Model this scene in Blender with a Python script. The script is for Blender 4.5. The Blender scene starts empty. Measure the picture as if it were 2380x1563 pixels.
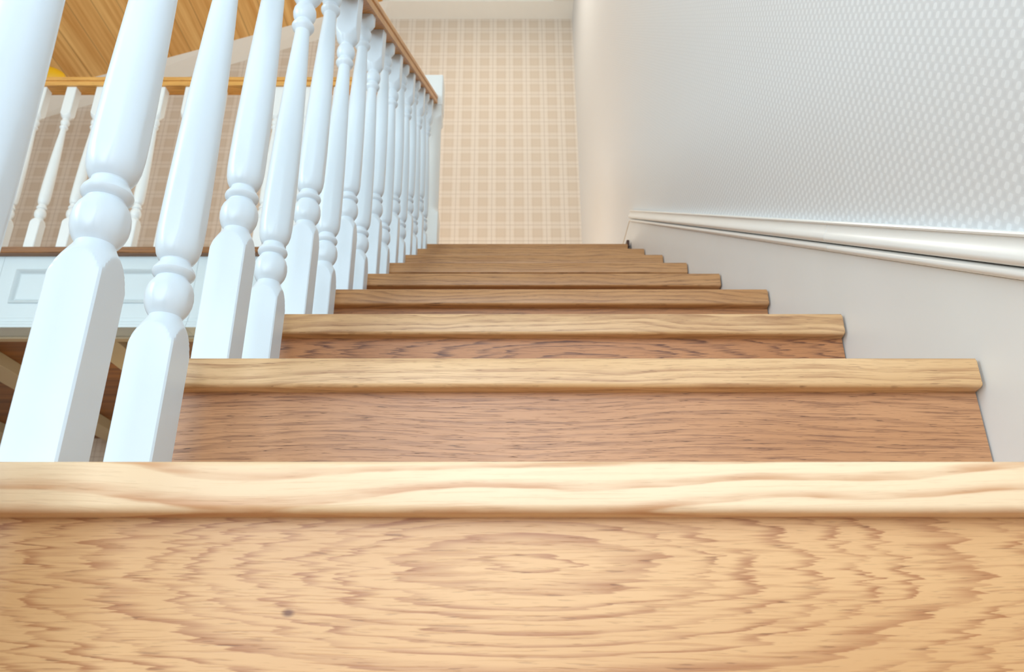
import bpy, bmesh, math, random
from mathutils import Vector, Matrix
random.seed(4)
C = bpy.context.scene
COL = C.collection
# ------------------------------------------------------------------ camera
EYE = 1.3267                       # eye height above the lower floor
cam_d = bpy.data.cameras.new('camera'); cam = bpy.data.objects.new('camera', cam_d); COL.objects.link(cam)
cam.location = (0, 0, EYE)
cam.rotation_euler = (math.radians(90) + 0.40329, 0, 0)
cam_d.sensor_width = 36; cam_d.lens = 1800 / 2380 * 36
cam_d.shift_x = (1190 - 1174.83) / 2380
cam_d.clip_start = 0.01
cam_d.dof.use_dof = True; cam_d.dof.focus_distance = 0.80; cam_d.dof.aperture_fstop = 14.0
C.camera = cam
# ------------------------------------------------------------------ light
w = bpy.data.worlds.new('world'); C.world = w; w.use_nodes = True
w.node_tree.nodes['Background'].inputs[0].default_value = (0.80, 0.90, 1.0, 1)
w.node_tree.nodes['Background'].inputs[1].default_value = 1.0
C.view_settings.view_transform = 'Standard'; C.view_settings.look = 'None'
C.view_settings.gamma = 1; C.view_settings.use_curve_mapping = False
C.view_settings.exposure = 0.80
def area(name, loc, target, sx, sy, power, color):
    d = bpy.data.lights.new(name, 'AREA'); d.shape = 'RECTANGLE'; d.size = sx; d.size_y = sy
    d.energy = power; d.color = color
    o = bpy.data.objects.new(name, d); COL.objects.link(o); o.location = loc
    o.rotation_euler = (Vector(target) - Vector(loc)).to_track_quat('-Z', 'Y').to_euler()
    return o
def point(name, loc, power, color, r=0.1):
    d = bpy.data.lights.new(name, 'POINT'); d.energy = power; d.color = color; d.shadow_soft_size = r
    o = bpy.data.objects.new(name, d); COL.objects.link(o); o.location = loc
    return o
area('daylight_through_front_window', (-0.85, -2.56, 2.45), (-0.85, 3, 2.9), 2.5, 2.3, 50, (0.74, 0.91, 1.0))
area('daylight_through_stair_window', (0.15, -2.55, 1.75), (0.15, 1.0, 1.6), 0.6, 1.0, 4, (0.98, 0.93, 1.0))
area('daylight_through_left_window', (-3.55, -0.4, 3.3), (0.5, 0.6, 2.6), 2.2, 1.6, 70, (0.70, 0.90, 1.0))
area('landing_top_fill', (-0.15, 3.35, EYE + 4.58), (-0.15, 3.45, 0.0), 0.5, 0.5, 8, (1.0, 0.92, 0.78))  # added warm fill, out of view, to brighten the upper landing
point('landing_floor_lamp', (-0.45, 3.75, 3.22), 9, (1.0, 0.90, 0.72), 0.16)
point('lower_hall_lamp', (-1.45, 3.5, 2.0), 3.4, (1.0, 0.80, 0.42), 0.08)

# ------------------------------------------------------------------ measures
R = 0.28; H = 0.18088; Y0 = 0.48475; Z0 = 0.12032 + EYE; M = H / R
S = 0.0427; XF = -0.30952; XB = XF - S / 2; YA = 0.52493
XR = 0.5005; XL = -0.372
Z8 = Z0 + 8 * H; Y8 = Y0 + 8 * R
XW = 0.515; YW = 4.54
def nose(y): return Z0 + (y - Y0) * M
# ------------------------------------------------------------------ materials
def new_mat(name):
    m = bpy.data.materials.new(name); m.use_nodes = True
    nt = m.node_tree; b = nt.nodes['Principled BSDF']
    return m, nt, b
def srgb(r, g, b):
    f = lambda c: (c / 255 / 12.92) if c / 255 <= 0.04045 else ((c / 255 + 0.055) / 1.055) ** 2.4
    return (f(r), f(g), f(b), 1)
class N:
    def __init__(s, nt): s.nt = nt
    def n(s, t, **k):
        x = s.nt.nodes.new(t)
        for a, v in k.items(): setattr(x, a, v)
        return x
    def put(s, sock, v):
        if isinstance(v, bpy.types.NodeSocket): s.nt.links.new(v, sock)
        elif v is not None: sock.default_value = v
    def m(s, op, a, b=None, c=None):
        x = s.n('ShaderNodeMath', operation=op)
        for i, v in enumerate((a, b, c)):
            if v is not None: s.put(x.inputs[i], v)
        return x.outputs[0]
    def sstep(s, v, a, b):
        x = s.n('ShaderNodeMapRange', interpolation_type='SMOOTHSTEP')
        s.put(x.inputs[0], v); x.inputs[1].default_value = a; x.inputs[2].default_value = b
        return x.outputs[0]
    def mix(s, f, a, b, bt='MIX'):
        x = s.n('ShaderNodeMix', data_type='RGBA', blend_type=bt)
        s.put(x.inputs[0], f); s.put(x.inputs[6], a); s.put(x.inputs[7], b)
        return x.outputs[2]
    def noise(s, vec, scale=5, detail=3, rough=0.5, dim='3D'):
        x = s.n('ShaderNodeTexNoise', noise_dimensions=dim)
        s.put(x.inputs['Vector'], vec); x.inputs['Scale'].default_value = scale
        x.inputs['Detail'].default_value = detail; x.inputs['Roughness'].default_value = rough
        return x.outputs[0]
    def vec(s, x, y, z):
        v = s.n('ShaderNodeCombineXYZ')
        for i, q in enumerate((x, y, z)): s.put(v.inputs[i], q)
        return v.outputs[0]
    def pos(s):
        g = s.n('ShaderNodeTexCoord'); sp = s.n('ShaderNodeSeparateXYZ')
        s.nt.links.new(g.outputs['Object'], sp.inputs[0]); return sp.outputs
def white_paint(name, col, rough=0.32):
    m, nt, b = new_mat(name); k = N(nt)
    p = k.pos()
    n = k.noise(k.vec(p[0], p[1], p[2]), 14, 2)
    b.inputs['Base Color'].default_value = col
    c = k.mix(n, col, (col[0] * 0.97, col[1] * 0.97, col[2] * 0.97, 1)); nt.links.new(c, b.inputs['Base Color'])
    b.inputs['Roughness'].default_value = rough
    b.inputs['Coat Weight'].default_value = 0.15; b.inputs['Coat Roughness'].default_value = 0.25
    return m
M_white = white_paint('white lacquer with cool light tint', (0.75, 0.86, 0.95, 1))  # white paint with the cool cast of the daylight put into its colour
M_white2 = white_paint('white lacquer', (0.84, 0.88, 0.88, 1))
M_trim = white_paint('cream white trim paint', (0.88, 0.89, 0.88, 1), 0.25)
M_skirt = white_paint('off white board paint', (0.84, 0.86, 0.87, 1), 0.45)
M_cream = white_paint('cream ceiling paint', (0.90, 0.87, 0.80, 1), 0.8)
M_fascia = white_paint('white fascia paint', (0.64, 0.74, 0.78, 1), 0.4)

def oak(name, light, dark, ring, seed, center=(0, 0), ell=(6.0, 0.05), freq=8.0, jag=0.5, pore=0.55, flow=1.0,
        gx=0, gz=2, alt=1, rough=0.42, sharp=0.0, yref=0.0, knot=None):
    """gx: axis the grain runs along; gz: axis across the grain on the main face; alt: the third axis"""
    m, nt, b = new_mat(name); k = N(nt)
    p = k.pos()
    x, z, y = p[gx], p[gz], p[alt]
    zz = k.m('ADD', z, k.m('MULTIPLY', k.m('SUBTRACT', y, yref), 0.6))
    # slow wandering of the grain
    n1 = k.noise(k.vec(k.m('MULTIPLY', x, 2.2), k.m('MULTIPLY', zz, 7.0), seed * 3.7), 1.0, 2)
    n2 = k.noise(k.vec(k.m('MULTIPLY', x, 7), k.m('MULTIPLY', zz, 26.0), seed * 1.3 + 9), 1.0, 3)
    # ragged teeth: every fine line across the grain is pushed along the grain
    nj = k.noise(k.vec(k.m('MULTIPLY', x, 9.0), k.m('MULTIPLY', zz, 380.0), seed), 1.0, 3, 0.65)
    nk = k.noise(k.vec(k.m('MULTIPLY', x, 3.0), k.m('MULTIPLY', zz, 110.0), seed + 4), 1.0, 2, 0.6)
    jj = k.m('ADD', k.m('MULTIPLY', k.m('SUBTRACT', nj, 0.5), 0.055 * jag), k.m('MULTIPLY', k.m('SUBTRACT', nk, 0.5), 0.11 * jag))
    xs = k.m('ADD', k.m('SUBTRACT', x, center[0]), jj)
    zs = k.m('ADD', k.m('SUBTRACT', zz, center[1]), k.m('MULTIPLY', k.m('SUBTRACT', n1, 0.5), 0.045 * flow))
    zs = k.m('ADD', zs, k.m('MULTIPLY', k.m('SUBTRACT', n2, 0.5), 0.010 * flow))
    xa = k.m('DIVIDE', xs, ell[0]); za = k.m('DIVIDE', zs, ell[1])
    r = k.m('SQRT', k.m('ADD', k.m('MULTIPLY', xa, xa), k.m('MULTIPLY', za, za)))
    r = k.m('ADD', r, k.m('MULTIPLY', k.m('SUBTRACT', k.noise(k.vec(r, seed, 0.0), 2.1, 2), 0.5), 0.5))
    fr = k.m('FRACT', k.m('MULTIPLY', r, freq))
    up = k.sstep(fr, 0.35 + 0.15 * sharp, 0.90 + 0.04 * sharp); dn = k.m('SUBTRACT', 1.0, k.sstep(fr, 0.90 + 0.04 * sharp, 1.0))
    rg = k.m('MULTIPLY', k.m('MULTIPLY', up, dn), k.m('ADD', 0.45, k.m('MULTIPLY', 0.75, k.sstep(k.noise(k.vec(k.m('MULTIPLY', x, 14.0), k.m('MULTIPLY', zz, 120.0), seed + 80.0), 1.0, 2), 0.35, 0.65))))
    # pores: short dark dashes along the grain
    nx = k.m('ADD', zz, k.m('MULTIPLY', k.m('SUBTRACT', n1, 0.5), 0.03))
    pn = k.noise(k.vec(k.m('MULTIPLY', x, 50.0), k.m('MULTIPLY', nx, 800.0), k.m('ADD', k.m('MULTIPLY', y, 60), seed + 20.0)), 1.0, 2, 0.55)
    pr = k.sstep(pn, 0.60, 0.70)
    pn2 = k.noise(k.vec(k.m('MULTIPLY', x, 16.0), k.m('MULTIPLY', nx, 460.0), seed + 40.0), 1.0, 3, 0.6)
    pr2 = k.sstep(pn2, 0.50, 0.66)
    gate = k.m('ADD', 0.45, k.m('MULTIPLY', rg, 0.55))
    pr = k.m('MULTIPLY', k.m('MULTIPLY', pr, gate), pore)
    big = k.noise(k.vec(k.m('MULTIPLY', x, 3.0), k.m('MULTIPLY', zz, 12.0), seed + 60.0), 1.0, 2)
    c0 = k.mix(k.sstep(big, 0.3, 0.72), light, (light[0] * 0.86, light[1] * 0.80, light[2] * 0.72, 1))
    c1 = k.mix(k.m('MULTIPLY', rg, ring), c0, dark)
    c2 = k.mix(k.m('MULTIPLY', pr2, 0.55 * pore), c1, dark)
    c3 = k.mix(pr, c2, (dark[0] * 0.42, dark[1] * 0.36, dark[2] * 0.36, 1))
    if knot:      # one small dark pin knot with a short halo along the grain
        kx = k.m('DIVIDE', k.m('SUBTRACT', x, knot[0]), 0.0042); kz = k.m('DIVIDE', k.m('SUBTRACT', z, knot[1]), 0.0026)
        kd = k.m('ADD', k.m('SQRT', k.m('ADD', k.m('MULTIPLY', kx, kx), k.m('MULTIPLY', kz, kz))), k.m('MULTIPLY', k.m('SUBTRACT', n2, 0.5), 0.8))
        c3 = k.mix(k.m('MULTIPLY', k.m('SUBTRACT', 1.0, k.sstep(kd, 0.25, 1.3)), 0.85), c3, (dark[0] * 0.35, dark[1] * 0.25, dark[2] * 0.2, 1))
    nt.links.new(c3, b.inputs['Base Color'])
    b.inputs['Roughness'].default_value = rough
    b.inputs['Specular IOR Level'].default_value = 0.45
    b.inputs['Coat Weight'].default_value = 0.25; b.inputs['Coat Roughness'].default_value = 0.38
    bp = k.n('ShaderNodeBump'); bp.inputs['Strength'].default_value = 0.30; bp.inputs['Distance'].default_value = 0.0006
    hgt = k.m('SUBTRACT', 1.0, k.m('ADD', k.m('MULTIPLY', pr, 1.2), k.m('MULTIPLY', pr2, 0.4)))
    nt.links.new(hgt, bp.inputs['Height']); nt.links.new(bp.outputs[0], b.inputs['Normal'])
    return m
OL = srgb(222, 178, 122); OD = srgb(166, 108, 64)
M_rail = oak('oak handrail', srgb(222, 160, 78), srgb(156, 98, 40), 0.5, 31, gx=1, gz=2, alt=0, ell=(9, 0.02), freq=2.2, jag=0.3)
M_railx = oak('oak gallery rail', srgb(238, 184, 104), srgb(176, 116, 54), 0.5, 33, ell=(9, 0.02), freq=2.2, jag=0.3)
M_edge = oak('oak edge board', srgb(150, 100, 52), srgb(98, 60, 28), 0.7, 35, ell=(6, 0.02), freq=2.0)
M_floor = oak('oak floor boards', srgb(190, 140, 92), srgb(130, 84, 50), 0.5, 37, ell=(6, 0.12), freq=6.0, gz=1, alt=2)

def planked_ceiling(name, light, dark, axis_len, across, width, seed, gap=0.5):
    m, nt, b = new_mat(name); k = N(nt); p = k.pos()
    u = k.m('DIVIDE', p[across], width); idx = k.m('FLOOR', u); f = k.m('FRACT', u)
    t = k.noise(k.vec(k.m('MULTIPLY', p[axis_len], 1.0), k.m('MULTIPLY', p[across], 38.0), idx), 1.0, 4, 0.65)
    t2 = k.noise(k.vec(k.m('MULTIPLY', p[axis_len], 0.45), k.m('MULTIPLY', p[across], 10.0), seed), 1.0, 3, 0.6)
    s = k.m('ADD', k.m('MULTIPLY', t, 0.6), k.m('MULTIPLY', t2, 0.6))
    c = k.mix(k.sstep(s, 0.42, 0.80), light, dark)
    wn = k.n('ShaderNodeTexWhiteNoise', noise_dimensions='1D'); nt.links.new(idx, wn.inputs[1])
    c = k.mix(k.m('MULTIPLY', wn.outputs[0], 0.45), c, dark)
    e = k.m('MINIMUM', f, k.m('SUBTRACT', 1.0, f))
    g = k.m('SUBTRACT', 1.0, k.sstep(e, 0.0, 0.05))
    c = k.mix(k.m('MULTIPLY', g, gap), c, (dark[0] * 0.45, dark[1] * 0.4, dark[2] * 0.35, 1))
    nt.links.new(c, b.inputs['Base Color']); b.inputs['Roughness'].default_value = 0.5
    return m
M_ceil = planked_ceiling('golden wood ceiling planks', srgb(255, 212, 138), srgb(216, 156, 80), 1, 0, 0.135, 3)
M_lowceil = planked_ceiling('brown wood ceiling planks', srgb(176, 118, 60), srgb(104, 62, 32), 0, 1, 0.12, 8)

def plaid(name):
    m, nt, b = new_mat(name); k = N(nt); p = k.pos()
    P = 0.1245
    def bands(c, off, per):
        f = k.m('FRACT', k.m('ADD', k.m('DIVIDE', k.m('SUBTRACT', c, off), per), 0.5))
        d = k.m('ABSOLUTE', k.m('SUBTRACT', f, 0.5))
        lightb = k.m('SUBTRACT', 1.0, k.sstep(d, 0.17, 0.25))
        mid = k.m('SUBTRACT', 1.0, k.sstep(d, 0.015, 0.04))
        d2 = k.m('ABSOLUTE', k.m('SUBTRACT', d, 0.285))
        thin = k.m('SUBTRACT', 1.0, k.sstep(d2, 0.01, 0.03))
        return lightb, mid, thin
    va, vm, vt = bands(p[0], 0.279, P)
    ha, hm, ht = bands(p[2], 4.486 + EYE, 0.1235)
    base = srgb(214, 198, 180); lt = srgb(231, 221, 209); dk = srgb(182, 163, 147)
    c = k.mix(k.m('MULTIPLY', va, 0.62), base, lt)
    c = k.mix(k.m('MULTIPLY', ha, 0.52), c, lt)
    c = k.mix(k.m('MULTIPLY', vm, 0.38), c, dk); c = k.mix(k.m('MULTIPLY', hm, 0.42), c, dk)
    c = k.mix(k.m('MULTIPLY', vt, 0.16), c, dk); c = k.mix(k.m('MULTIPLY', ht, 0.16), c, dk)
    w1 = k.noise(k.vec(k.m('MULTIPLY', p[0], 25), 0.0, k.m('MULTIPLY', p[2], 500)), 1, 2)
    w2 = k.noise(k.vec(k.m('MULTIPLY', p[0], 500), 0.0, k.m('MULTIPLY', p[2], 25)), 1, 2)
    c = k.mix(k.m('MULTIPLY', k.m('ADD', w1, w2), 0.12), c, dk)
    nt.links.new(c, b.inputs['Base Color']); b.inputs['Roughness'].default_value = 0.85
    return m
M_plaid = plaid('beige plaid wallpaper')
def gingham(name):
    m, nt, b = new_mat(name); k = N(nt); p = k.pos()
    per = 0.01370
    cy = k.m('COSINE', k.m('MULTIPLY', p[1], 2 * math.pi / per)); cz = k.m('COSINE', k.m('MULTIPLY', p[2], 2 * math.pi / per))
    s = k.m('ADD', 0.5, k.m('MULTIPLY', k.m('ADD', cy, cz), 0.25))
    s = k.m('ADD', k.m('MULTIPLY', k.sstep(s, 0.52, 0.72), 0.72), k.m('MULTIPLY', k.sstep(s, 0.0, 0.5), 0.28))
    col = k.mix(s, srgb(217, 220, 224), srgb(235, 239, 243))
    nt.links.new(col, b.inputs['Base Color']); b.inputs['Roughness'].default_value = 0.55
    bp = k.n('ShaderNodeBump'); bp.inputs['Strength'].default_value = 0.12; bp.inputs['Distance'].default_value = 0.001
    nt.links.new(s, bp.inputs['Height']); nt.links.new(bp.outputs[0], b.inputs['Normal'])
    return m
M_ging = gingham('pale diamond pattern wallpaper')
def plain(name, col, rough=0.6, noise_s=20):
    m, nt, b = new_mat(name); k = N(nt); p = k.pos()
    n = k.noise(k.vec(p[0], p[1], p[2]), noise_s, 2)
    nt.links.new(k.mix(k.m('MULTIPLY', n, 0.3), col, (col[0] * .8, col[1] * .8, col[2] * .8, 1)), b.inputs['Base Color'])
    b.inputs['Roughness'].default_value = rough
    return m
M_yellow = plain('yellow paper shade', srgb(240, 186, 20), 0.5)
M_beam = plain('cream beam paint', srgb(206, 190, 160), 0.6)
M_gold = plain('tan sealant line', srgb(196, 160, 96), 0.6)
M_dark = plain('dark stained wood end', srgb(72, 44, 34), 0.5)
M_wall = plain('cream wall paint', srgb(225, 218, 208), 0.9)
M_cord = plain('brown cord', srgb(120, 84, 40), 0.7)

# ------------------------------------------------------------------ mesh helpers
def finish(bm, name, mat, parent=None, kind=None, smooth=None, loc=None):
    me = bpy.data.meshes.new(name)
    bmesh.ops.recalc_face_normals(bm, faces=bm.faces)
    bm.to_mesh(me); bm.free()
    if mat: me.materials.append(mat)
    if smooth is not None:
        for p in me.polygons: p.use_smooth = True
        me.set_sharp_from_angle(angle=math.radians(smooth))
    o = bpy.data.objects.new(name, me); COL.objects.link(o)
    if loc: o.location = loc
    if parent: o.parent = parent
    if kind: o['kind'] = kind
    return o
def box(bm, x0, x1, y0, y1, z0, z1, bev=0.0, seg=2):
    r = bmesh.ops.create_cube(bm, size=1.0)
    vs = r['verts']
    for v in vs:
        v.co = Vector(((x0 + x1) / 2 + v.co.x * (x1 - x0), (y0 + y1) / 2 + v.co.y * (y1 - y0), (z0 + z1) / 2 + v.co.z * (z1 - z0)))
    if bev:
        es = list({e for v in vs for e in v.link_edges})
        bmesh.ops.bevel(bm, geom=es, offset=bev, segments=seg, affect='EDGES', profile=0.5)
    return vs
def extrude_profile(bm, pts, a, b):
    """pts: closed list of 3D points at start; a, b: offsets (vectors) of both ends"""
    va = [bm.verts.new(Vector(p) + Vector(a)) for p in pts]
    vb = [bm.verts.new(Vector(p) + Vector(b)) for p in pts]
    n = len(pts)
    for i in range(n):
        j = (i + 1) % n
        bm.faces.new((va[i], va[j], vb[j], vb[i]))
    bm.faces.new(va); bm.faces.new(list(reversed(vb)))
def quad(bm, *pts):
    bm.faces.new([bm.verts.new(p) for p in pts])
def tag(o, label=None, cat=None, group=None, kind=None):
    if label: o['label'] = label
    if cat: o['category'] = cat
    if group: o['group'] = group
    if kind: o['kind'] = kind
    return o
def empty(name, loc, label, cat, group=None):
    o = bpy.data.objects.new(name, None); COL.objects.link(o); o.location = loc
    o.empty_display_size = 0.05
    return tag(o, label, cat, group)
def put_under(o, parent):
    """parent keeps world position"""
    o.parent = parent; o.matrix_parent_inverse = Matrix.Translation(-Vector(parent.location))
    return o

# ------------------------------------------------------------------ setting
def slab(name, x0, x1, y0, y1, z0, z1, mat):
    bm = bmesh.new(); box(bm, x0, x1, y0, y1, z0, z1); return finish(bm, name, mat, kind='structure')
XLW = -3.62; YFW = -2.62
slab('floor', XLW, XW + 0.1, YFW, YW, -0.1, 0.0, M_floor)
# upper floor: landing and gallery deck (one slab, L-shaped round the stair hole)
ZG = 1.265 + EYE                                   # underside = ceiling of the lower hall
slab('floor', XLW, XW, 2.80, YW, ZG + 0.004, Z8 - 0.001, M_floor)
slab('wall_right', XW, XW + 0.12, YFW - 0.1, YW + 0.1, -0.1, 6.3, M_ging)
slab('wall_back', XLW - 0.1, XW, YW, YW + 0.12, -0.1, 6.3, M_plaid)
slab('wall_left', XLW - 0.12, XLW, YFW - 0.1, YW + 0.1, -0.1, 6.3, M_wall)
# front wall behind the camera with two tall window openings
bm = bmesh.new()
WZ0, WZ1 = 1.1, 3.6
for x0, x1, z0, z1 in ((XLW, -2.2, -0.1, 6.3), (0.4, XW, -0.1, 6.3), (-2.2, 0.4, -0.1, WZ0), (-2.2, 0.4, WZ1, 6.3)):
    box(bm, x0, x1, YFW - 0.12, YFW, z0, z1)
finish(bm, 'wall_front', M_wall, kind='structure')
# sloped plank ceiling, flat ceiling, and the cream cornice between them and the wall
def zc(x): return 4.634 + 0.3596 * (x + 0.911) + EYE
XK = -0.93; YC = 4.39
zfl = 4.625 + EYE
bm = bmesh.new()
extrude_profile(bm, [(XLW, 0, zc(XLW)), (XK, 0, zc(XK)), (XK, 0, zc(XK) + 0.12), (XLW, 0, zc(XLW) + 0.12)], (0, YFW, 0), (0, YC + 0.13, 0))
finish(bm, 'ceiling', M_ceil, kind='structure')
slab('ceiling', XK, XW, YFW, YW, zfl + 0.06, zfl + 0.16, M_cream)
bm = bmesh.new()
def zw(x): return min(4.603, 4.603 + 0.385 * (x + 0.885)) + EYE
def zf(x): return min(zfl, zc(x))
xs = [XLW, -2.0, -1.2, -0.95, -0.885, -0.5, XW]
for a, b in zip(xs[:-1], xs[1:]):                                      # sloping soffit of the cornice, with a small lip
    quad(bm, (a, YW, zw(a)), (b, YW, zw(b)), (b, YC, zf(b)), (a, YC, zf(a)))
    quad(bm, (a, YC, zf(a)), (b, YC, zf(b)), (b, YC, zf(b) + 0.055), (a, YC, zf(a) + 0.055))
box(bm, 0.365, XW, -1.0, YC, zfl, zfl + 0.055)                          # border along the right wall
bmesh.ops.remove_doubles(bm, verts=bm.verts, dist=0.0005)
finish(bm, 'trim_1', M_cream, kind='structure')
# lower hall ceiling under the gallery
bm = bmesh.new(); box(bm, XLW, XL - 0.02, 2.90, YW, ZG, ZG + 0.003)
finish(bm, 'ceiling', M_lowceil, kind='structure')
# skirt board on the right wall that follows the stair
ys, ye = Y0 - 8 * R + 0.05, 2.70
bm = bmesh.new()
XS = 0.5035
a0 = [(XS, ys, nose(ys) + 0.104), (XS, ye, nose(ye) + 0.104), (XS, ye + 0.004, Z8 - 0.05), (XS, ye, nose(ye) - 0.42), (XS, ys, max(0, nose(ys) - 0.42))]
extrude_profile(bm, a0, (0, 0, 0), (XW - XS + 0.002, 0, 0))
finish(bm, 'trim_2', M_skirt, kind='structure')
# stepped moulding above it: lower bead and upper ogee, in two lengths that meet at a seam
def moulding(name, prof, y0, y1):
    bm = bmesh.new()
    pts = [(XW + 0.001 - d, 0, hgt) for d, hgt in prof]
    n = len(pts)
    va = [bm.verts.new((p[0], y0, nose(y0) + p[2])) for p in pts]
    vb = [bm.verts.new((p[0], y1, nose(y1) + p[2])) for p in pts]
    for i in range(n):
        j = (i + 1) % n; bm.faces.new((va[i], va[j], vb[j], vb[i]))
    bm.faces.new(va); bm.faces.new(list(reversed(vb)))
    return finish(bm, name, M_trim, kind='structure', smooth=35)
bead = [(0, 0.1045)] + [(0.013 + 0.0075 * math.sin(t), 0.1115 - 0.0070 * math.cos(t)) for t in [i * math.pi / 10 for i in range(11)]] + [(0, 0.1185)]
ogee = [(0, 0.1205), (0.017, 0.1205), (0.0205, 0.1225), (0.0225, 0.126), (0.0228, 0.130), (0.0215, 0.134), (0.019, 0.138), (0.0165, 0.142),
        (0.0145, 0.147), (0.0138, 0.151), (0.0138, 0.1535), (0.0165, 0.1545), (0.0170, 0.157), (0.0155, 0.1595), (0, 0.1600)]
ysm = 1.045
for nm, pr in (('trim_3', bead), ('trim_4', ogee)):
    moulding(nm, pr, ys, ysm - 0.0005); moulding(nm, pr, ysm + 0.0005, 2.675)
# upper floor skirting on the right wall, its tan top line and the little dark end piece at the top nosing
slab('baseboard_right', XS, XW + 0.001, ye, YW, Z8, Z8 + 0.094, M_skirt)
slab('trim_5', XS - 0.001, XW, ye, YW, Z8 + 0.094, Z8 + 0.0975, M_gold)
slab('baseboard_back', XLW, XS - 0.001, YW - 0.012, YW, Z8, Z8 + 0.094, M_skirt)
bm = bmesh.new(); box(bm, XS - 0.011, XS - 0.0005, Y8 + 0.02, 3.6, Z8, Z8 + 0.030, 0.002)
o = finish(bm, 'quarter_round', M_dark)
tag(o, 'dark wood quarter round strip at the top right end of the stair, its end showing', 'moulding')

# ------------------------------------------------------------------ staircase
stair = empty('staircase', (0, Y0 - 7 * R, 0), 'closed oak staircase with square-nosed treads and risers climbing to the landing', 'staircase')
T = 0.0325; OV = 0.019
tread_spec = {   # seed, light, dark, ring strength, ellipse, freq, jag, pore
    0: dict(seed=2, light=srgb(242, 214, 178), dark=srgb(196, 142, 98), ring=0.75, center=(0.6, 0.0), ell=(1.6, 0.016), freq=1.15, jag=0.15, pore=0.22, flow=1.6),
    1: dict(seed=5, light=srgb(226, 188, 142), dark=srgb(150, 98, 60), ring=0.45, ell=(3.0, 0.012), freq=1.3, jag=0.3, pore=0.6, flow=1.4),
    2: dict(seed=7, light=srgb(218, 178, 132), dark=srgb(140, 90, 54), ring=0.5, ell=(2.4, 0.012), freq=1.5, jag=0.2, pore=0.45, flow=1.5),
}
riser_spec = {
    0: dict(seed=11, knot=(-0.1334, EYE + 0.030), light=srgb(222, 176, 124), dark=srgb(160, 98, 54), ring=0.66, center=(0.015, Z0 - 0.061), ell=(0.298, 0.068), freq=8.5, jag=0.9, pore=0.55, flow=0.5, sharp=1.0),
    1: dict(seed=14, light=srgb(196, 144, 102), dark=srgb(112, 68, 46), ring=0.35, center=(0.1, Z0 + 0.0), ell=(1.4, 0.10), freq=9.0, jag=0.5, pore=1.0, flow=1.5),
    2: dict(seed=19, light=srgb(188, 130, 84), dark=srgb(104, 60, 38), ring=0.85, center=(0.12, Z0 + 2 * H - 0.07), ell=(0.30, 0.05), freq=5.0, jag=1.3, pore=0.8, flow=1.2, sharp=1.0),
}
def tread_profile(y, z):
    r = 0.005; rt = 0.0025
    pts = [(y + R + 0.012, z)]
    pts += [(y + rt - rt * math.sin(t), z - rt + rt * math.cos(t)) for t in [i * math.pi / 2 / 3 for i in range(4)]]
    pts += [(y + r - r * math.cos(t), z - T + r - r * math.sin(t)) for t in [i * math.pi / 2 / 4 for i in range(5)]]
    pts += [(y + R + 0.012, z - T)]
    return pts
for n in range(-7, 9):
    y = Y0 + n * R; z = Z0 + n * H
    sp = dict(seed=40 + n, light=srgb(192, 144, 96), dark=srgb(122, 78, 46), ring=0.5, ell=(3.0, 0.014), freq=1.6, jag=0.3, pore=0.6, flow=1.4)
    sp.update(tread_spec.get(n, {})); sp['yref'] = y
    if 'center' not in sp: sp['center'] = (random.uniform(-1, 1), z - 0.02 + random.uniform(-.02, .02))
    else: sp['center'] = (sp['center'][0], z + 0.02)
    m = oak('oak tread %d' % (n + 8), **sp)
    bm = bmesh.new()
    if n < 8:
        extrude_profile(bm, [(0, a, b) for a, b in tread_profile(y, z)], (XL, 0, 0), (XR, 0, 0))
    else:       # landing nosing board: lies on the floor edge
        pr = [(min(a, 2.799), b) for a, b in tread_profile(y, z)]
        extrude_profile(bm, [(0, a, b) for a, b in pr], (XL - 0.01, 0, 0), (XR - 0.008, 0, 0))
    es = [e for e in bm.edges if abs(e.verts[0].co.x - e.verts[1].co.x) < 1e-6 and max(e.verts[0].co.y, e.verts[1].co.y) < y + 0.02]
    bmesh.ops.bevel(bm, geom=es, offset=0.002, segments=2, affect='EDGES')
    put_under(finish(bm, 'tread', m, smooth=40), stair)
    sp = dict(seed=70 + n, light=srgb(184, 128, 82), dark=srgb(110, 66, 40), ring=0.5, center=(random.uniform(-.4, .4), z - 0.1), ell=(1.2, 0.06), freq=5.0, jag=0.6, pore=0.8, flow=1.3)
    sp.update(riser_spec.get(n, {})); sp['yref'] = y + OV
    m = oak('oak riser %d' % (n + 8), **sp)
    bm = bmesh.new(); box(bm, XL + 0.008, XR + 0.001, y + OV, y + OV + 0.012, z - H + 0.0, z - T + 0.001)
    put_under(finish(bm, 'riser', m), stair)
# outer string that carries the steps on the left
bm = bmesh.new()
pts = []
for n in range(-7, 9):
    y = Y0 + n * R + OV + 0.013; z = Z0 + n * H - T - 0.0005
    pts += [(y, z - H if n > -7 else 0.0), (y, z)]
pts += [(2.77, Z8 - T), (2.77, Z8 - 0.36), (2.60, Z8 - 0.42)]
pts += [(Y0 - 7 * R + 0.45, 0.0)]
extrude_profile(bm, [(0, a, b) for a, b in pts], (XL + 0.010, 0, 0), (XL + 0.040, 0, 0))
put_under(tag(finish(bm, 'stringer', M_white), 'white outer string under the tread ends'), stair)

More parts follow.
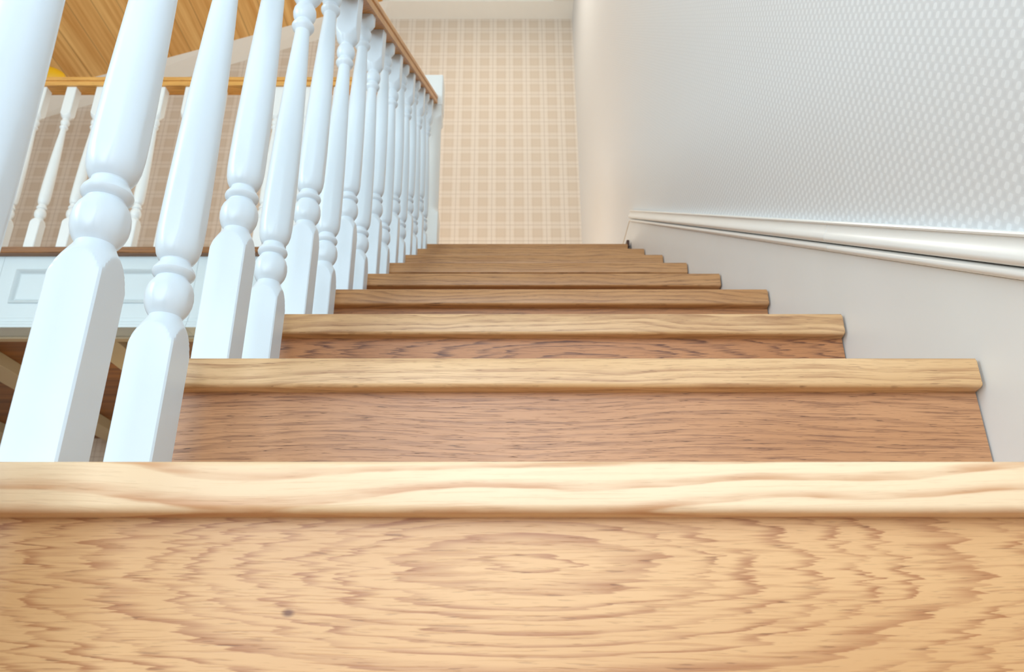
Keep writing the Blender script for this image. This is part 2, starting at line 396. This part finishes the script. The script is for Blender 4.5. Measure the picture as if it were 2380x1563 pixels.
# ------------------------------------------------------------------ balusters
PROF = [(.149, .0305), (.156, .0296), (.163, .0280), (.170, .0258), (.176, .0232), (.182, .0200), (.187, .0172), (.190, .0158), (.1915, .0153),
        (.1925, .0158), (.196, .0183), (.200, .0204), (.206, .0222), (.213, .0228), (.220, .0221), (.2255, .0203), (.230, .0175), (.2322, .0156),
        (.2332, .0158), (.2350, .0180), (.2375, .0199), (.2400, .0205), (.2425, .0199), (.2455, .0180), (.2490, .0158), (.2515, .0147),
        (.2525, .0150), (.2550, .0175), (.260, .0200), (.268, .0219), (.280, .0228), (.300, .0230), (.34, .0226), (.40, .0213), (.457, .0199),
        (.52, .0176), (.572, .0155), (.62, .0130), (.642, .0119), (.6490, .0117),
        (.6505, .0124), (.6545, .0160), (.6585, .0178), (.6605, .0180), (.6630, .0172), (.6670, .0145), (.6700, .0126),
        (.6715, .0128), (.6750, .0155), (.6810, .0178), (.6880, .0187), (.6950, .0178), (.7010, .0152), (.7050, .0127),
        (.7065, .0127), (.7100, .0147), (.7150, .0180), (.7210, .0212), (.7280, .0245), (.7360, .0276), (.7450, .0300), (.7500, .0310)]
KA = [0, .149, .192, .213, .241, .252, .648, .660, .688, .706, .745, 2]
KB = [0, .130, .158, .180, .209, .224, .612, .626, .652, .668, .700, 2]
def remap(z):
    for i in range(len(KA) - 1):
        if z <= KA[i + 1]: return KB[i] + (z - KA[i]) / (KA[i + 1] - KA[i]) * (KB[i + 1] - KB[i])
def rev(z, prof):
    if z <= prof[0][0]: return 0.0309 if z < prof[0][0] - 1e-6 else prof[0][1]
    if z >= prof[-1][0]: return 0.0309
    for (a, ra), (b, rb) in zip(prof[:-1], prof[1:]):
        if z <= b: return ra + (z - a) / (b - a) * (rb - ra)
def baluster_mesh(name, top, slope, gallery=False, seg=80):
    prof = [(remap(a), r) for a, r in PROF] if gallery else PROF
    hs = (0.0445 if gallery else S) / 2
    cr = hs * math.sqrt(2) * 0.975
    zs = [0.0, prof[0][0] - 0.004]
    z = prof[0][0]
    for a, b in zip(prof[:-1], prof[1:]):
        zs.append(a[0])
        q = b[0] - a[0]
        if a[1] > hs * 0.93 and a[0] < 0.2 or a[0] > 0.69 and b[1] > hs * 0.9 or (gallery and a[0] > 0.66):
            for i in range(1, 4): zs.append(a[0] + q * i / 4)
    zs.append(prof[-1][0])
    zs = [q for q in zs if q < top - 0.003] + [top]
    bm = bmesh.new(); prev = None
    ang = [2 * math.pi * (i + 0.5) / seg for i in range(seg)]
    for q in zs:
        rr = min(rev(q, prof), cr) if prof[0][0] <= q <= prof[-1][0] else cr
        ring = []
        for t in ang:
            c, s = math.cos(t), math.sin(t)
            rad = min(hs / max(abs(c), abs(s)), rr)
            zz = q
            if q == top: zz = top + slope * (rad * s + hs)
            ring.append(bm.verts.new((rad * c, rad * s, zz)))
        if prev:
            for i in range(seg): bm.faces.new((prev[i], prev[(i + 1) % seg], ring[(i + 1) % seg], ring[i]))
        else: bm.faces.new(list(reversed(ring)))
        prev = ring
    bm.faces.new(prev)
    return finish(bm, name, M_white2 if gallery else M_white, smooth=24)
balus = empty('stair_balustrade', (XB, Y0, Z0), 'white turned balusters under a sloping oak handrail on the left edge of the stair', 'balustrade')
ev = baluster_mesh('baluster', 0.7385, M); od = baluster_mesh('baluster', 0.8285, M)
first = {0: True, 1: True}
for i in range(-2, 16):
    src = ev if i % 2 == 0 else od
    o = src if first[i % 2] else src.copy()
    if not first[i % 2]: COL.objects.link(o)
    first[i % 2] = False
    o.location = (XB, YA + S / 2 + i * R / 2, Z0 + (i // 2) * H)
    put_under(o, balus)
# handrail with grooved sides
def rail_profile():    # (across, up), underside flat
    w_ = 0.031; hh = 0.060
    half = [(w_, 0.0), (w_, 0.019), (w_ - 0.0055, 0.0215), (w_ - 0.0055, 0.0245), (w_ + 0.0005, 0.028), (w_ + 0.001, 0.038), (w_ - 0.002, 0.047),
            (w_ - 0.009, 0.055), (w_ - 0.020, 0.060)]
    return half + [(-a, b) for a, b in reversed(half)]
RU = 0.5180 + EYE      # underside: z = RU + M * y
xr_c = -0.302 - 0.031
bm = bmesh.new()
y0, y1 = -0.15, 2.758
va = [bm.verts.new((xr_c + a, y0, RU + M * y0 + b)) for a, b in rail_profile()]
vb = [bm.verts.new((xr_c + a, y1, RU + M * y1 + b)) for a, b in rail_profile()]
for i in range(len(va)):
    j = (i + 1) % len(va); bm.faces.new((va[i], va[j], vb[j], vb[i]))
bm.faces.new(va); bm.faces.new(list(reversed(vb)))
put_under(tag(finish(bm, 'handrail', M_rail, smooth=30), 'golden oak handrail with grooved side'), balus)

# ------------------------------------------------------------------ newel post at the top
nw = empty('newel_post', (-0.331, 2.81, Z8), 'thick white newel post with a square cap where the stair rail meets the gallery rail', 'post')
nx0, nx1, ny0, ny1 = -0.381, -0.281, 2.76, 2.86
bm = bmesh.new(); box(bm, nx0, nx1, ny0, ny1, Z8, Z8 + 0.175, 0.002)
put_under(finish(bm, 'base_block', M_white2, smooth=30), nw)
bm = bmesh.new()
cx_, cy_ = (nx0 + nx1) / 2, (ny0 + ny1) / 2
prev = None; hs = 0.0485; seg = 64
zz = [.170, .176, .183, .190, .197, .205, .215, .23, .26, .35, .45, .55, .62, .640, .648, .656, .664, .672, .680, .690]
rr = [.07, .066, .060, .055, .051, .048, .0465, .0460, .0462, .0462, .0458, .0450, .0445, .0455, .048, .052, .058, .064, .068, .07]
for q, r_ in zip(zz, rr):
    ring = []
    for i in range(seg):
        t = 2 * math.pi * (i + .5) / seg; c, s = math.cos(t), math.sin(t)
        rad = min(hs / max(abs(c), abs(s)), r_)
        ring.append(bm.verts.new((cx_ + rad * c, cy_ + rad * s, Z8 + q)))
    if prev:
        for i in range(seg): bm.faces.new((prev[i], prev[(i + 1) % seg], ring[(i + 1) % seg], ring[i]))
    prev = ring
put_under(finish(bm, 'shaft', M_white2, smooth=30), nw)
bm = bmesh.new(); box(bm, nx0 + 0.003, nx1 - 0.003, ny0 + 0.003, ny1 - 0.003, Z8 + 0.688, Z8 + 0.745, 0.002)
put_under(finish(bm, 'collar', M_white2, smooth=30), nw)
bm = bmesh.new(); box(bm, nx0, nx1, ny0 - 0.002, ny1, Z8 + 0.728, Z8 + 0.898, 0.006, 3)
put_under(finish(bm, 'cap', M_white2, smooth=30), nw)

# ------------------------------------------------------------------ gallery
gal = empty('gallery_balustrade', (-1.9, 2.79, Z8), 'straight gallery balustrade of small white balusters and oak rail along the upper floor edge', 'balustrade')
g0 = baluster_mesh('baluster', 0.836, 0.0, gallery=True, seg=48)
fl = -1.977; fst = True
for kx in range(-6, 12):
    o = g0 if fst else g0.copy()
    if not fst: COL.objects.link(o)
    fst = False
    o.location = (fl + 0.1336 * kx + 0.0222, 2.770 + 0.0222, Z8)
    put_under(o, gal)
bm = bmesh.new()
pr = [(0.0, 0.0), (-0.0, 0.0)]
prof = [(2.759, 0.836), (2.759, 0.8575), (2.7665, 0.8595), (2.7665, 0.8630), (2.758, 0.8660), (2.757, 0.876), (2.760, 0.884), (2.770, 0.892), (2.790, 0.896), (2.812, 0.892), (2.822, 0.884), (2.825, 0.876), (2.824, 0.836)]
extrude_profile(bm, [(0, a, Z8 + b) for a, b in prof], (XLW, 0, 0), (nx0 + 0.001, 0, 0))
put_under(tag(finish(bm, 'handrail', M_railx, smooth=30), 'straight golden oak rail with a dark groove'), gal)
# oak edge board with nosing
bm = bmesh.new()
r = 0.004
prof = [(2.7995, 0), (2.7495, 0), (2.748, -0.0015), (2.748, -0.024), (2.7505, -0.0275), (2.7995, -0.0275)]
extrude_profile(bm, [(0, a, Z8 + b) for a, b in prof], (XLW, 0, 0), (XL - 0.0105, 0, 0))
tag(finish(bm, 'edge_board', M_edge, smooth=30), 'dark oak nosing board along the gallery floor edge under the small balusters', 'floor edge')
# panelled white fascia, in boards that meet at joints
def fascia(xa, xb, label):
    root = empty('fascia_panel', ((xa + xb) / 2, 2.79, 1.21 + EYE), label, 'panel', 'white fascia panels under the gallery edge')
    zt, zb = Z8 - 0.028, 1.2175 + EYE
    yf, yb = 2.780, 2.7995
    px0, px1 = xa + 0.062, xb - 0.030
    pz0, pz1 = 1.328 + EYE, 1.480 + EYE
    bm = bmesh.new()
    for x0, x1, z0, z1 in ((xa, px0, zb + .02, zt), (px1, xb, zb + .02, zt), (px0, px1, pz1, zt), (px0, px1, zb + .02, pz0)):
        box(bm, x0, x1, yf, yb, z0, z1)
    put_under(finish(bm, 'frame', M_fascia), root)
    # bevelled moulding round the recessed field
    bm = bmesh.new()
    steps = [(0.0, yf - 0.004), (0.004, yf - 0.006), (0.009, yf - 0.002), (0.016, yf + 0.006), (0.022, yf + 0.009)]
    prev = None
    for k_, (d, yy) in enumerate([(0.0, yb)] + steps):
        ring = [bm.verts.new(q) for q in ((px0 + d, yy, pz0 + d), (px1 - d, yy, pz0 + d), (px1 - d, yy, pz1 - d), (px0 + d, yy, pz1 - d))]
        if prev:
            for i in range(4): bm.faces.new((prev[i], prev[(i + 1) % 4], ring[(i + 1) % 4], ring[i]))
        prev = ring
    put_under(finish(bm, 'moulding', M_fascia), root)
    bm = bmesh.new(); box(bm, px0 + .02, px1 - .02, yf + 0.007, yb, pz0 + .02, pz1 - .02)
    put_under(finish(bm, 'field', M_fascia), root)
    bm = bmesh.new()
    prof = [(yf, 0.047), (yf - 0.003, 0.044), (yf - 0.003, 0.030), (yf - 0.010, 0.024), (yf - 0.010, 0.016), (yf - 0.014, 0.012), (yf - 0.014, 0.0), (yb + .06, 0.0), (yb + .06, 0.019), (yb, 0.02), (yb, .047)]
    extrude_profile(bm, [(0, a, zb + b) for a, b in prof], (xa, 0, 0), (xb, 0, 0))
    put_under(finish(bm, 'lower_ledge', M_fascia), root)
    return root
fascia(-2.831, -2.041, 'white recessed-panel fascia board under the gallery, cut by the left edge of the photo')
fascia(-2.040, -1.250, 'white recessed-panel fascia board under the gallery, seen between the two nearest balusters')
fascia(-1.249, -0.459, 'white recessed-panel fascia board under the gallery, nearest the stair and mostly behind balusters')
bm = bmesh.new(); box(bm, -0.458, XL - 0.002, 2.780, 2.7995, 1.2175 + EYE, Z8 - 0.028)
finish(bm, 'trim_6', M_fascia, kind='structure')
# beams of the lower hall ceiling
zb_ = 1.209 + EYE
def beam(name, x0, x1, y0, y1, label):
    bm = bmesh.new(); box(bm, x0, x1, y0, y1, zb_, ZG - 0.0005, 0.002)
    return tag(finish(bm, name, M_beam), label, 'beam')
beam('ceiling_beam', XLW, XL - 0.02, 2.861, 2.895, 'cream rim beam running along the underside of the gallery behind the fascia')
for x0, x1, lb in ((-1.08, -0.95, 'cream ceiling beam below the gallery, hidden behind the small far balusters of the stair'),
                   (-1.705, -1.573, 'taupe ceiling beam below the gallery, seen between the two nearest balusters'),
                   (-2.335, -2.205, 'cream ceiling beam below the gallery with a yellow lit side, left of the nearest full baluster'),
                   (-2.965, -2.835, 'cream ceiling beam below the gallery, lowest at the left edge of the photo')):
    beam('ceiling_beam', x0, x1, 2.896, YW, lb)

# ------------------------------------------------------------------ yellow pendant behind the gallery rail
def inv(u, v, Y):
    th = 0.40329; c, s = math.cos(th), math.sin(th); q = (v - 781.5) / 1800
    d = Vector(((u - 1174.83) / 1800, c + q * s, s - q * c)); d *= Y / d.y
    return Vector((d.x, d.y, d.z + EYE))
lc = inv(76, 180, 3.55)
zcn = 3.55 * 0.9198 + (lc.z - EYE) * 0.3924
ra = 76 / 1800 * zcn; rb = ra * 0.36
pend = empty('pendant_lamp', lc, 'yellow rounded paper lamp shade hanging under the plank ceiling just above the gallery rail', 'lamp')
bm = bmesh.new(); bmesh.ops.create_uvsphere(bm, u_segments=40, v_segments=20, radius=1.0)
for v in bm.verts:
    v.co = Vector((v.co.x * ra, v.co.y * ra * 0.35, v.co.z * rb * 1.12)) + lc
put_under(finish(bm, 'lamp_shade', M_yellow, smooth=60), pend)
bm = bmesh.new()
top = zc(lc.x)
bmesh.ops.create_cone(bm, cap_ends=True, segments=10, radius1=0.003, radius2=0.003, depth=top - lc.z - rb, matrix=Matrix.Translation((lc.x, lc.y, (top + lc.z + rb) / 2)))
put_under(finish(bm, 'cord', M_cord), pend)
